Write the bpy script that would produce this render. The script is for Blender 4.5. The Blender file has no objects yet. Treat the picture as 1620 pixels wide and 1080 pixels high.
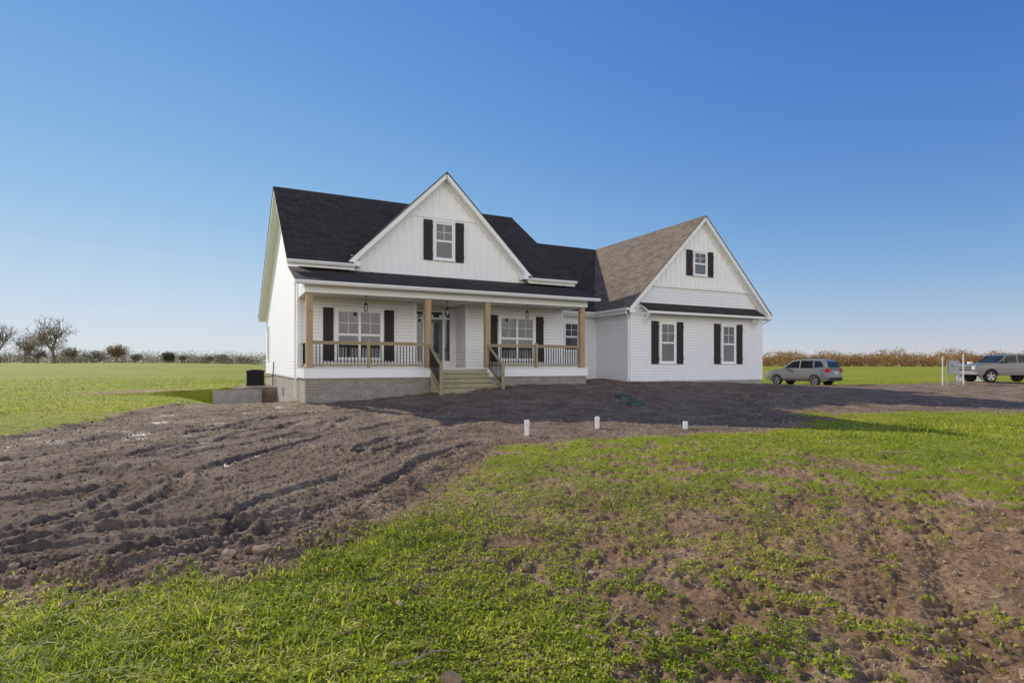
import bpy, bmesh, math, random
import numpy as np
from mathutils import Vector, Matrix
random.seed(7); rng=np.random.default_rng(11)
scene=bpy.context.scene
COL=scene.collection
# ------------------------------------------------------------ camera basis
YAW=math.radians(26.8)
CX,CY=-2.45,-20.61
FX,FY=math.sin(YAW),math.cos(YAW); RX,RY=math.cos(YAW),-math.sin(YAW)
def at(t,z):   # site survey helper: bearing slope, range -> site coordinates
    return (CX+z*(FX+t*RX), CY+z*(FY+t*RY))
cam=bpy.data.cameras.new("camera"); cam.lens=20; cam.sensor_width=36
cam.shift_y=0.0235; cam.clip_start=0.05; cam.clip_end=6000
co=bpy.data.objects.new("camera",cam); co.location=(CX,CY,0.0)
co.rotation_euler=(math.radians(90),0,-YAW); COL.objects.link(co); scene.camera=co
# ------------------------------------------------------------ world + sun
scene.view_settings.view_transform='Standard'; scene.view_settings.look='None'; scene.view_settings.exposure=0
sx,sy,sz=-0.60,1.70,1.0
el=math.atan2(sz,math.hypot(sx,sy)); az=math.atan2(sx,sy)
w=bpy.data.worlds.new("World"); scene.world=w; w.use_nodes=True
nt=w.node_tree; nt.nodes.clear()
S_=0.13
def wm(op,a,b=None):
    o=nt.nodes.new("ShaderNodeMath"); o.operation=op
    for i,s in enumerate((a,b)):
        if s is None: continue
        if isinstance(s,(int,float)): o.inputs[i].default_value=s
        else: nt.links.new(s,o.inputs[i])
    return o.outputs[0]
sky=nt.nodes.new("ShaderNodeTexSky"); sky.sky_type='NISHITA'; sky.sun_disc=False
sky.sun_elevation=el; sky.sun_rotation=az; sky.altitude=0; sky.air_density=1.0; sky.dust_density=0.0; sky.ozone_density=3.0
sp=nt.nodes.new("ShaderNodeSeparateColor"); nt.links.new(sky.outputs[0],sp.inputs[0])
cc=nt.nodes.new("ShaderNodeCombineColor")
for i,(kk,pp,cp_) in enumerate(((1.18,1.38,.74),(1.0,1.12,.86),(1.22,.76,.98))):   # colour response + soft highlight roll-off
    y=wm('MULTIPLY',wm('POWER',wm('MULTIPLY',sp.outputs[i],S_),pp),kk)
    q=wm('SQRT',wm('ADD',wm('POWER',wm('DIVIDE',y,cp_),2.0),1.0))
    nt.links.new(wm('DIVIDE',wm('DIVIDE',y,q),S_),cc.inputs[i])
tc=nt.nodes.new("ShaderNodeTexCoord"); dd_=nt.nodes.new("ShaderNodeVectorMath"); dd_.operation='DOT_PRODUCT'; dd_.inputs[1].default_value=(-FX,-FY,0.0)
nt.links.new(tc.outputs['Generated'],dd_.inputs[0])
mr=nt.nodes.new("ShaderNodeMapRange"); mr.interpolation_type='SMOOTHSTEP'; mr.inputs[1].default_value=0.0; mr.inputs[2].default_value=0.8
nt.links.new(dd_.outputs['Value'],mr.inputs[0])
sx3=nt.nodes.new("ShaderNodeSeparateXYZ"); nt.links.new(tc.outputs['Generated'],sx3.inputs[0])
mr2=nt.nodes.new("ShaderNodeMapRange"); mr2.interpolation_type='SMOOTHSTEP'; mr2.inputs[1].default_value=0.15; mr2.inputs[2].default_value=0.78; mr2.inputs[3].default_value=1; mr2.inputs[4].default_value=0
nt.links.new(sx3.outputs[2],mr2.inputs[0])
mxw=nt.nodes.new("ShaderNodeMixRGB"); nt.links.new(wm('MULTIPLY',mr.outputs[0],mr2.outputs[0]),mxw.inputs[0]); nt.links.new(cc.outputs[0],mxw.inputs[1]); mxw.inputs[2].default_value=(2.12/S_,2.02/S_,1.90/S_,1)  # bright neutral sky added low behind the camera, fill for the shaded facade
bg=nt.nodes.new("ShaderNodeBackground"); bg.inputs['Strength'].default_value=S_
ow=nt.nodes.new("ShaderNodeOutputWorld")
nt.links.new(mxw.outputs[0],bg.inputs[0]); nt.links.new(bg.outputs[0],ow.inputs[0])
sl=bpy.data.lights.new("sun",'SUN'); sl.energy=5.0; sl.angle=math.radians(0.5); sl.color=(1.0,0.91,0.76)
so=bpy.data.objects.new("sun",sl); so.rotation_euler=Vector((sx,sy,sz)).to_track_quat('Z','Y').to_euler(); so.location=(0,0,40); COL.objects.link(so)

# ------------------------------------------------------------ material helpers
def newmat(name):
    m=bpy.data.materials.new(name); m.use_nodes=True
    n=m.node_tree; b=n.nodes['Principled BSDF']; return m,n,b
def N(n,t,**k):
    o=n.nodes.new(t)
    for a,v in k.items(): setattr(o,a,v)
    return o
def ramp(n,src,stops):
    r=N(n,'ShaderNodeValToRGB'); e=r.color_ramp.elements
    while len(e)<len(stops): e.new(0.5)
    for i,(p,c) in enumerate(stops):
        e[i].position=p; e[i].color=(c[0],c[1],c[2],1)
    n.links.new(src,r.inputs[0]); return r
def noise(n,scale,detail=4,rough=0.55,vec=None,dist=0):
    o=N(n,'ShaderNodeTexNoise'); o.inputs['Scale'].default_value=scale; o.inputs['Detail'].default_value=detail
    o.inputs['Roughness'].default_value=rough; o.inputs['Distortion'].default_value=dist
    if vec is not None: n.links.new(vec,o.inputs['Vector'])
    return o
def objvec(n): return N(n,'ShaderNodeTexCoord').outputs['Object']
def simple(name,col,rough=0.6,metal=0,var=0.12,scale=6,bump=0.0,spec=0.5):
    m,n,b=newmat(name)
    v=objvec(n); t=noise(n,scale,5,0.6,v)
    lo=[c*(1-var) for c in col]; hi=[min(1,c*(1+var)) for c in col]
    r=ramp(n,t.outputs[0],[(0.3,lo),(0.7,hi)]); n.links.new(r.outputs[0],b.inputs['Base Color'])
    b.inputs['Roughness'].default_value=rough; b.inputs['Metallic'].default_value=metal
    b.inputs['Specular IOR Level'].default_value=spec
    if bump:
        t2=noise(n,scale*12,4,0.6,v); bp=N(n,'ShaderNodeBump'); bp.inputs['Strength'].default_value=bump; bp.inputs['Distance'].default_value=0.01
        n.links.new(t2.outputs[0],bp.inputs['Height']); n.links.new(bp.outputs[0],b.inputs['Normal'])
    return m
def math_(n,op,a,bv=None):
    o=N(n,'ShaderNodeMath',operation=op)
    for i,s in enumerate([a,bv]):
        if s is None: continue
        if isinstance(s,(int,float)): o.inputs[i].default_value=s
        else: n.links.new(s,o.inputs[i])
    return o.outputs[0]
def siding_mat():
    m,n,b=newmat("white_lap_siding")
    v=objvec(n); s=N(n,'ShaderNodeSeparateXYZ'); n.links.new(v,s.inputs[0])
    z=math_(n,'MULTIPLY',s.outputs[2],1/0.135); f=math_(n,'FRACT',math_(n,'ADD',z,100.0))
    prof=math_(n,'SUBTRACT',1.0,f)
    t=noise(n,1.3,4,0.5,v)
    hh=math_(n,'ADD',prof,math_(n,'MULTIPLY',t.outputs[0],0.3))
    bp=N(n,'ShaderNodeBump'); bp.inputs['Strength'].default_value=1.0; bp.inputs['Distance'].default_value=0.022
    n.links.new(hh,bp.inputs['Height']); n.links.new(bp.outputs[0],b.inputs['Normal'])
    r=ramp(n,t.outputs[0],[(0.3,(0.82,0.82,0.82)),(0.7,(0.87,0.87,0.87))])
    lap_shade=ramp(n,f,[(0.0,(0.42,0.42,0.44)),(0.14,(1,1,1))])  # shadow line along each lap edge, darkened in the base colour
    mx=N(n,'ShaderNodeMixRGB',blend_type='MULTIPLY'); mx.inputs[0].default_value=0.9
    n.links.new(r.outputs[0],mx.inputs[1]); n.links.new(lap_shade.outputs[0],mx.inputs[2])
    n.links.new(mx.outputs[0],b.inputs['Base Color']); b.inputs['Roughness'].default_value=0.5
    return m
def shingle_mat(name,c1,c2,cm):
    m,n,b=newmat(name)
    v=objvec(n); s=N(n,'ShaderNodeSeparateXYZ'); n.links.new(v,s.inputs[0])
    c=N(n,'ShaderNodeCombineXYZ'); n.links.new(math_(n,'ADD',s.outputs[0],s.outputs[1]),c.inputs[0]); n.links.new(math_(n,'MULTIPLY',s.outputs[2],1.3),c.inputs[1])
    br=N(n,'ShaderNodeTexBrick'); n.links.new(c.outputs[0],br.inputs['Vector'])
    br.inputs['Scale'].default_value=1.0; br.inputs['Brick Width'].default_value=0.31; br.inputs['Row Height'].default_value=0.14; br.inputs['Mortar Size'].default_value=0.010
    br.inputs['Color1'].default_value=(*c1,1); br.inputs['Color2'].default_value=(*c2,1); br.inputs['Mortar'].default_value=(*cm,1)
    t=noise(n,60,3,0.7,v); t2=noise(n,0.5,3,0.5,v)
    g=ramp(n,t.outputs[0],[(0.3,(0.7,0.7,0.7)),(0.75,(1.4,1.36,1.32))])
    mx=N(n,'ShaderNodeMixRGB',blend_type='MULTIPLY'); mx.inputs[0].default_value=1
    n.links.new(br.outputs[0],mx.inputs[1]); n.links.new(g.outputs[0],mx.inputs[2])
    g2=ramp(n,t2.outputs[0],[(0.3,(0.93,0.93,0.93)),(0.7,(1.07,1.07,1.07))])
    mx2=N(n,'ShaderNodeMixRGB',blend_type='MULTIPLY'); mx2.inputs[0].default_value=1
    n.links.new(mx.outputs[0],mx2.inputs[1]); n.links.new(g2.outputs[0],mx2.inputs[2])
    n.links.new(mx2.outputs[0],b.inputs['Base Color']); b.inputs['Roughness'].default_value=0.9; b.inputs['Specular IOR Level'].default_value=0.12
    bp=N(n,'ShaderNodeBump'); bp.inputs['Strength'].default_value=0.5; bp.inputs['Distance'].default_value=0.008
    n.links.new(math_(n,'ADD',br.outputs['Fac'],math_(n,'MULTIPLY',t.outputs[0],-0.8)),bp.inputs['Height']); bp.invert=True
    n.links.new(bp.outputs[0],b.inputs['Normal'])
    return m
def brick_mat():
    m,n,b=newmat("grey_brick")
    v=objvec(n); s=N(n,'ShaderNodeSeparateXYZ'); n.links.new(v,s.inputs[0])
    c=N(n,'ShaderNodeCombineXYZ'); n.links.new(math_(n,'ADD',s.outputs[0],s.outputs[1]),c.inputs[0]); n.links.new(s.outputs[2],c.inputs[1])
    br=N(n,'ShaderNodeTexBrick'); n.links.new(c.outputs[0],br.inputs['Vector'])
    br.inputs['Scale'].default_value=1.0; br.inputs['Brick Width'].default_value=0.3; br.inputs['Row Height'].default_value=0.1; br.inputs['Mortar Size'].default_value=0.010
    br.inputs['Color1'].default_value=(0.32,0.29,0.25,1); br.inputs['Color2'].default_value=(0.39,0.355,0.305,1); br.inputs['Mortar'].default_value=(0.24,0.22,0.19,1)
    t=noise(n,3,5,0.6,v); g=ramp(n,t.outputs[0],[(0.3,(0.78,0.74,0.68)),(0.7,(1.05,1.05,1.05))])
    mx=N(n,'ShaderNodeMixRGB',blend_type='MULTIPLY'); mx.inputs[0].default_value=1
    n.links.new(br.outputs[0],mx.inputs[1]); n.links.new(g.outputs[0],mx.inputs[2])
    n.links.new(mx.outputs[0],b.inputs['Base Color']); b.inputs['Roughness'].default_value=0.85
    bp=N(n,'ShaderNodeBump'); bp.inputs['Strength'].default_value=0.6; bp.inputs['Distance'].default_value=0.008; bp.invert=True
    n.links.new(br.outputs['Fac'],bp.inputs['Height']); n.links.new(bp.outputs[0],b.inputs['Normal'])
    return m
def wood_mat(name,c1,c2,stretch=(14,14,1.2),knots=True):
    m,n,b=newmat(name)
    v=objvec(n); mp=N(n,'ShaderNodeMapping'); mp.inputs['Scale'].default_value=stretch; n.links.new(v,mp.inputs[0])
    t=noise(n,1.6,6,0.6,mp.outputs[0],1.2)
    r=ramp(n,t.outputs[0],[(0.3,c1),(0.55,c2),(0.75,[c*0.8 for c in c2])])
    out=r.outputs[0]
    if knots:
        vo=N(n,'ShaderNodeTexVoronoi'); vo.inputs['Scale'].default_value=5.0; n.links.new(v,vo.inputs['Vector'])
        k=ramp(n,vo.outputs['Distance'],[(0.05,(0.25,0.18,0.12)),(0.17,(1,1,1))])
        mx=N(n,'ShaderNodeMixRGB',blend_type='MULTIPLY'); mx.inputs[0].default_value=1
        n.links.new(out,mx.inputs[1]); n.links.new(k.outputs[0],mx.inputs[2]); out=mx.outputs[0]
    n.links.new(out,b.inputs['Base Color']); b.inputs['Roughness'].default_value=0.7
    return m
def glass_mat(name="window_glass",base=(0.03,0.034,0.038),ior=1.65):
    m,n,b=newmat(name); v=objvec(n)
    t=noise(n,0.9,3,0.5,v); r=ramp(n,t.outputs[0],[(0.35,base),(0.65,[c*2.6 for c in base])]); n.links.new(r.outputs[0],b.inputs['Base Color'])
    b.inputs['Roughness'].default_value=0.03; b.inputs['IOR'].default_value=ior
    t2=noise(n,1.7,2,0.5,v); bp=N(n,'ShaderNodeBump'); bp.inputs['Strength'].default_value=0.12; bp.inputs['Distance'].default_value=0.02
    n.links.new(t2.outputs[0],bp.inputs['Height']); n.links.new(bp.outputs[0],b.inputs['Normal'])
    return m
M_SID=siding_mat(); M_SH=shingle_mat("charcoal_shingle",(0.047,0.040,0.035),(0.080,0.068,0.058),(0.023,0.020,0.018))
M_SH2=shingle_mat("sunlit_brown_shingle",(0.135,0.108,0.085),(0.23,0.19,0.15),(0.065,0.053,0.043)); M_BRK=brick_mat(); M_GL=glass_mat()  # lighter shingle copy for the garage roof, its sunlight put into the colour
M_WHITE=simple("white_trim",(0.86,0.86,0.86),0.45,var=0.02,scale=2)
M_BB=simple("white_board_siding",(0.87,0.87,0.87),0.5,var=0.01,scale=2)
M_SHUT=simple("dark_brown_shutter",(0.030,0.024,0.021),0.6,var=0.2,scale=5,spec=.3)
M_CEDAR=wood_mat("cedar_wood",(0.30,0.195,0.105),(0.46,0.325,0.195))
M_PT=wood_mat("treated_lumber",(0.30,0.27,0.16),(0.42,0.38,0.24),(3,3,3),False)
M_PTX=wood_mat("treated_lumber_rail",(0.26,0.205,0.11),(0.38,0.31,0.18),(1.5,12,12),False)
M_BLK=simple("black_metal",(0.010,0.010,0.011),0.5,var=0.2,spec=.2)
M_CONC=simple("concrete",(0.34,0.325,0.30),0.85,var=0.2,scale=2.5,bump=0.3)
M_DOOR=simple("door_paint",(0.10,0.11,0.125),0.4,var=0.08)
M_PVC=simple("white_plastic",(0.78,0.78,0.77),0.4,var=0.04)
M_GREY=simple("grey_metal",(0.32,0.33,0.34),0.45,0.3,var=0.1)
M_DECK=wood_mat("deck_boards",(0.26,0.23,0.18),(0.36,0.32,0.25),(1,10,10),False)
M_LAMPG=simple("lantern_glass",(0.45,0.45,0.42),0.1)
# ------------------------------------------------------------ mesh builder
class MB:
    def __init__(s): s.v=[]; s.f=[]
    def add(s,vs,fs):
        o=len(s.v); s.v+= [tuple(p) for p in vs]; s.f+=[tuple(i+o for i in f) for f in fs]; return s
    def box(s,x0,x1,y0,y1,z0,z1):
        return s.add([(x0,y0,z0),(x1,y0,z0),(x1,y1,z0),(x0,y1,z0),(x0,y0,z1),(x1,y0,z1),(x1,y1,z1),(x0,y1,z1)],
            [(0,3,2,1),(4,5,6,7),(0,1,5,4),(1,2,6,5),(2,3,7,6),(3,0,4,7)])
    def ext(s,poly,vec):
        n=len(poly); q=[(p[0]+vec[0],p[1]+vec[1],p[2]+vec[2]) for p in poly]
        return s.add(list(poly)+q,[tuple(range(n)),tuple(range(2*n-1,n-1,-1))]+[(i,i+n,(i+1)%n+n,(i+1)%n) for i in range(n)])
    def cyl(s,p0,p1,r0,r1=None,n=12,cap=True):
        r1=r0 if r1 is None else r1
        p0=Vector(p0);p1=Vector(p1);d=(p1-p0).normalized()
        a=d.orthogonal().normalized(); b=d.cross(a); vs=[];
        for p,r in((p0,r0),(p1,r1)):
            for i in range(n):
                an=2*math.pi*i/n; vs.append(tuple(p+a*(r*math.cos(an))+b*(r*math.sin(an))))
        fs=[(i,(i+1)%n,(i+1)%n+n,i+n) for i in range(n)]
        if cap: fs+=[tuple(range(n-1,-1,-1)),tuple(range(n,2*n))]
        return s.add(vs,fs)
def empty(name,loc,label=None,cat=None,group=None,rot=0):
    e=bpy.data.objects.new(name,None); e.location=loc; e.rotation_euler=(0,0,rot); e.empty_display_size=0.3; COL.objects.link(e)
    if label: e["label"]=label
    if cat: e["category"]=cat
    if group: e["group"]=group
    return e
def obj(name,mb,mat,parent=None,base=(0,0,0),bevel=0,smooth=False,recalc=True,label=None,cat=None,kind=None,seg=1,loc=None):
    me=bpy.data.meshes.new(name)
    me.from_pydata([(v[0]-base[0],v[1]-base[1],v[2]-base[2]) for v in mb.v],[],mb.f)
    if recalc:
        bm=bmesh.new(); bm.from_mesh(me); bmesh.ops.recalc_face_normals(bm,faces=bm.faces)
        bm.to_mesh(me); bm.free()
    me.materials.append(mat)
    if smooth:
        me.polygons.foreach_set('use_smooth',[True]*len(me.polygons))
    o=bpy.data.objects.new(name,me); COL.objects.link(o)
    if bevel:
        bv=o.modifiers.new("bevel",'BEVEL'); bv.width=bevel; bv.segments=seg; bv.limit_method='ANGLE'; bv.angle_limit=math.radians(35)
    if parent is not None: o.parent=parent
    else: o.location=base
    if loc is not None: o.location=loc
    if label:o["label"]=label
    if cat:o["category"]=cat
    if kind:o["kind"]=kind
    return o
# ============================================================ NOISE + TERRAIN
def h2(ix,iy,seed):
    n=(ix.astype(np.int64)*374761393+iy.astype(np.int64)*668265263+seed*1442695041)&0xffffffff
    n=((n^(n>>13))*1274126177)&0xffffffff
    n=n^(n>>16); return (n&0xffffff)/float(0xffffff)
def vn(x,y,seed=0):
    xi=np.floor(x);yi=np.floor(y);fx=x-xi;fy=y-yi
    fx=fx*fx*fx*(fx*(fx*6-15)+10);fy=fy*fy*fy*(fy*(fy*6-15)+10)
    a=h2(xi,yi,seed);b=h2(xi+1,yi,seed);c=h2(xi,yi+1,seed);d=h2(xi+1,yi+1,seed)
    return (a*(1-fx)+b*fx)*(1-fy)+(c*(1-fx)+d*fx)*fy
def fbm(x,y,oct=4,seed=0,gain=0.5):
    s=0;a=1;t=0
    for i in range(oct):
        s=s+a*vn(x,y,seed+i*17);t+=a;a*=gain;x,y=x*1.94+y*0.5+3.1,y*1.94-x*0.5+7.7
    return s/t
def ss(e0,e1,x):
    t=np.clip((x-e0)/(e1-e0),0,1);return t*t*(3-2*t)
def G(x,y,cx,cy,ax,ay): return np.exp(-((x-cx)/ax)**2-((y-cy)/ay)**2)
DIRT=[(-3.75,-15.8),(-3.04,-16.0),(-2.2,-16.35),(-1.47,-15.7),(0,-13.9),(2.0,-11.5),(4.5,-11.6),(7.6,-12.0),(11.8,-10.9),(12.4,-9.2),(19.4,-12.0),(34,-19),(46,-20),(50,-8),(37,0),(30.5,5),(28,12),(26,24),(6,27),(-1,22),(-3.1,9.8),(-5,-1),(-6.6,-6),(-12,-9),(-24,-13),(-24,-18),(-8,-16.0)]
FRONT=[(-24,-19),(-8,-16.2),(-3.75,-15.8),(-2.2,-16.35),(-1.47,-15.7),(0,-13.9),(2.0,-11.5),(6,-8)]
TRK=[(-30,-12.5),(-14,-13.6),(-7,-14.3),(-3.6,-14.2),(-1.3,-12.6),(.3,-10.2),(2.4,-7.6),(6,-5)]
def segd(x,y,p,q):
    dx,dy=q[0]-p[0],q[1]-p[1]; L=dx*dx+dy*dy
    t=np.clip(((x-p[0])*dx+(y-p[1])*dy)/L,0,1)
    return np.hypot(x-p[0]-t*dx,y-p[1]-t*dy),t
def polysd(x,y,P):
    d=np.full(x.shape,1e9); ins=np.zeros(x.shape,bool)
    for i in range(len(P)):
        p=P[i];q=P[(i+1)%len(P)]
        d=np.minimum(d,segd(x,y,p,q)[0])
        c=((p[1]>y)!=(q[1]>y))&(x<(q[0]-p[0])*(y-p[1])/((q[1]-p[1]) if q[1]!=p[1] else 1e-9)+p[0])
        ins^=c
    return np.where(ins,-d,d)
def polyline(x,y,P):
    d=np.full(x.shape,1e9); s=np.zeros(x.shape); acc=0
    for i in range(len(P)-1):
        L=math.dist(P[i],P[i+1]); dd,t=segd(x,y,P[i],P[i+1]); m=dd<d; d=np.where(m,dd,d); s=np.where(m,acc+t*L,s); acc+=L
    return d,s
def base_h(x,y):
    x=np.asarray(x,float);y=np.asarray(y,float)
    dx=x-CX;dy=y-CY; rr=np.hypot(dx,dy)+1e-6; s=(dx*RX+dy*RY)/rr
    h=-1.47+0.76*G(x,y,15.5,3.0,12,8)+0.26*G(x,y,7,-.8,4,3)+0.4*G(x,y,39,-3,6,6)+0.10*G(x,y,3.0,-13.8,4,2.5)
    h=h-0.80*np.exp(-((x+1.2)/2.6)**2)*ss(1,10,y)*(1-ss(12.02,12.22,y))
    h=h+0.22*np.exp(-((x+1.5)/5)**2)*ss(12.02,12.22,y)*(1-ss(18,30,y))
    lw=ss(-0.05,-0.62,s)
    h=h+ss(22,150,rr)*(0.75+1.25*lw)
    h=h+0.5*ss(40,200,rr)*(fbm(x/60,y/60,2,5)-0.5)
    return h
def zones(x,y):
    sd=polysd(x,y,DIRT)
    rr=np.hypot(x-CX,y-CY)
    wob=(fbm(x*1.1,y*1.1,4,31)-0.5)*1.1*np.clip(rr/8,0.6,4)
    wob=wob+(fbm(x*.35,y*.35,3,35)-.5)*3.0*ss(14,26,rr)
    out=ss(-0.2,0.3,sd+wob*0.6+(fbm(x*6,y*6,3,33)-.5)*.7)
    front=ss(-7,-9,y)*ss(26,16,x)*ss(-30,-20,x)
    dens=0.57-0.47*G(x,y,3.6,-19.4,4.2,1.7)-0.10*G(x,y,5.5,-15.6,2.0,.8)-0.06*G(x,y,2.6,-16.9,1.4,.7)+0.32*G(x,y,-3.2,-17.3,1.8,1.2)+0.36*G(x,y,12,-13.8,5,2.6)+0.12*G(x,y,-1.2,-15.9,1.1,1.0)
    n1=fbm(x*0.9,y*0.9,3,3);n2=fbm(x*4.0,y*4.0,4,9);n3=fbm(x*13,y*13,3,19)
    nn=0.24*n1+0.36*n2+0.40*n3
    pat=ss(-0.05,0.05,nn-(0.74-0.52*dens))
    far=ss(0.12,0.42,fbm(x/2.2,y/2.2,4,41)+0.1)
    g=out*(front*pat+(1-front)*(0.75+0.25*far))
    lane=G(x,y,-6.5,14,3.5,2.0)*0.9
    g=g*(1-lane)
    return np.clip(g,0,1),sd
def detail_h(x,y,g,sd):
    rr=np.hypot(x-CX,y-CY); near=ss(60,22,rr)
    yard=ss(0.6,-0.3,sd)
    h=0.05*(fbm(x*0.7,y*0.7,3,51)-0.5)
    h+= near*0.035*(fbm(x*3.3,y*3.3,4,61)-0.5)
    rid=1-np.abs(2*fbm(x*6,y*6,4,71,0.6)-1)
    rid2=1-np.abs(2*fbm(x*13,y*13,3,72,0.6)-1)
    rough=0.4+1.2*fbm(x*.8,y*.8,2,88)
    h+= near*yard*rough*(0.040*(rid-0.6)+0.030*(rid2-.6)+0.034*(fbm(x*18,y*18,3,81)-.5))
    h+= near*yard*ss(-11,-8,y)*0.14*(fbm(x*1.5,y*1.5,3,83)-.5)
    h+= near*(1-yard)*(0.034*(fbm(x*14,y*14,3,82)-.5)+0.022*g+0.03*(fbm(x*5,y*5,3,84)-.5))
    westy=ss(3.0,0,x)
    h+= near*westy*0.07*np.exp(-((sd+.22)/.22)**2)*(.5+fbm(x*5,y*5,3,89))
    rut=0
    for (PL,lst,sd0) in ((FRONT,((0.55,.07,.03),(.95,.09,.035),(1.35,.12,.045),(1.8,.06,.02),(2.15,.09,.035),(3.0,.07,.02),(5.6,.13,.04),(6.3,.09,.03),(7.2,.07,.02),(8.0,.14,.045)),91),(TRK,((0.0,.13,.055),(.45,.05,.02),(.9,.07,.03),(1.6,.14,.06),(2.2,.05,.02),(2.7,.10,.04),(3.6,.13,.055),(4.2,.06,.02),(4.9,.13,.055),(5.7,.07,.03)),131)):
        d,s=polyline(x,y,PL)
        wq=(fbm(x*.4,y*.4,2,sd0)-.5)*1.0+(fbm(x*2,y*2,2,sd0+3)-.5)*.10; dd=d+wq
        for c,wd,dp in lst:
            mod=ss(.25,.5,fbm(s*.3+c*3,dd*.2+c,2,97))
            q=np.abs(dd-c)
            gg=np.exp(-(q/wd)**4); br=np.exp(-((q-wd*1.4)/(wd*.42))**2)
            tread=ss(-.3,.5,np.sin((s+0.7*q)*2*np.pi/0.11))
            rut=rut+mod*(-gg*(dp-0.020*tread)+br*dp*0.6)
    # turning arcs
    for (ax,ay,ar) in((-5.4,-12.6,1.9),(-5.4,-12.6,2.45),(-3.4,-14.9,1.1)):
        rad_=np.hypot(x-ax,y-ay); an=np.arctan2(y-ay,x-ax); q=np.abs(rad_-ar+(fbm(x,y,2,44)-.5)*.15)
        gg=np.exp(-(q/.11)**4); br=np.exp(-((q-.155)/.05)**2); tread=ss(-.3,.5,np.sin(an*ar*2*np.pi/.10))
        rut=rut+ss(-1.0,.4,np.cos(an+.9))*(-gg*(.045-.022*tread)+br*.03)
    inside=ss(-0.1,0.5,-sd)
    h+=near*inside*westy*rut
    dt,st=segd(x,y,(-1.2,-19.9),(6.5,-15.4)); 
    L=8.9; sgn=(x+1.2)*(4.5/L)-(y+19.9)*(7.7/L)+(fbm(x*.6,y*.6,2,66)-.5)*.25
    for c in(0.0,0.36,-.75):
        gg=np.exp(-((sgn-c)/.12)**4)*ss(0,.05,st)*ss(.85,.7,st); tread=ss(-.3,.6,np.sin((st*L+0.5*np.abs(sgn-c))*2*np.pi/0.10))
        h+=gg*(-0.030+0.030*tread)*(1-g*.6)
    return h
def gheight(x,y):
    x=np.atleast_1d(np.asarray(x,float));y=np.atleast_1d(np.asarray(y,float))
    g,sd=zones(x,y); return base_h(x,y)+detail_h(x,y,g,sd)
def gz(x,y): return float(base_h(np.array([x]),np.array([y]))[0])
ang=np.concatenate([np.linspace(-54,54,900),np.linspace(54,306,90)[1:-1]])
ang=np.radians(ang)
rad=np.concatenate([[0.25,0.6,1.0,1.3],np.exp(np.arange(math.log(1.6),math.log(50),0.0055)),np.exp(np.linspace(math.log(50.5),math.log(3000),110))])
A,Rr=np.meshgrid(ang,rad)
gx=CX+Rr*(FX*np.cos(A)+RX*np.sin(A)); gy=CY+Rr*(FY*np.cos(A)+RY*np.sin(A))
shape=gx.shape; gxf=gx.ravel(); gyf=gy.ravel()
gg,gsd=zones(gxf,gyf)
dh=detail_h(gxf,gyf,gg,gsd)
gzv=base_h(gxf,gyf)+dh
nR,nA=shape
V=np.stack([gxf,gyf,gzv],1)
V=np.vstack([V,[[CX,CY,-1.5]]])
i=np.arange(nR-1)[:,None]*nA; j=np.arange(nA)[None,:]; j2=(j+1)%nA
quads=np.stack([i+j,i+j2,i+nA+j2,i+nA+j],-1).reshape(-1,4)[:,::-1]
def np_mesh(name,V,quads=None,tris=None,smooth=True):
    me=bpy.data.meshes.new(name); nq=0 if quads is None else len(quads); ntr=0 if tris is None else len(tris)
    me.vertices.add(len(V)); me.vertices.foreach_set('co',V.astype(np.float32).ravel())
    li=[]
    if nq: li.append(quads.ravel())
    if ntr: li.append(tris.ravel())
    li=np.concatenate(li).astype(np.int32)
    me.loops.add(len(li)); me.loops.foreach_set('vertex_index',li)
    st=np.concatenate([np.arange(nq)*4,nq*4+np.arange(ntr)*3]).astype(np.int32)
    me.polygons.add(nq+ntr); me.polygons.foreach_set('loop_start',st)
    me.polygons.foreach_set('use_smooth',np.full(nq+ntr,smooth))
    me.update(calc_edges=True); me.validate(); return me
c0=len(V)-1
fan=np.stack([np.arange(nA),(np.arange(nA)+1)%nA,np.full(nA,c0)],-1)[:,::-1]
me=np_mesh("ground",V,quads,fan)
rrv=np.hypot(gxf-CX,gyf-CY)
at1=me.attributes.new("grass",'FLOAT','POINT'); at1.data.foreach_set('value',np.append(gg*(.42+.58*ss(4.5,12,rrv)),0.4).astype(np.float32))
lowness=np.clip((dh-(0.0))/-0.05,0,1)*ss(0.2,-0.4,gsd)
wet=np.clip(lowness*ss(3,-2,gxf),0,1)*ss(.3,.55,fbm(gxf*.5,gyf*.5,3,101)+.1)
at2=me.attributes.new("wet",'FLOAT','POINT'); at2.data.foreach_set('value',np.append(wet,0).astype(np.float32))
at3=me.attributes.new("yard",'FLOAT','POINT'); at3.data.foreach_set('value',np.append(ss(.3,-.5,gsd),0).astype(np.float32))
if me.polygons[len(me.polygons)//2].normal.z<0: me.flip_normals()
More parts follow.
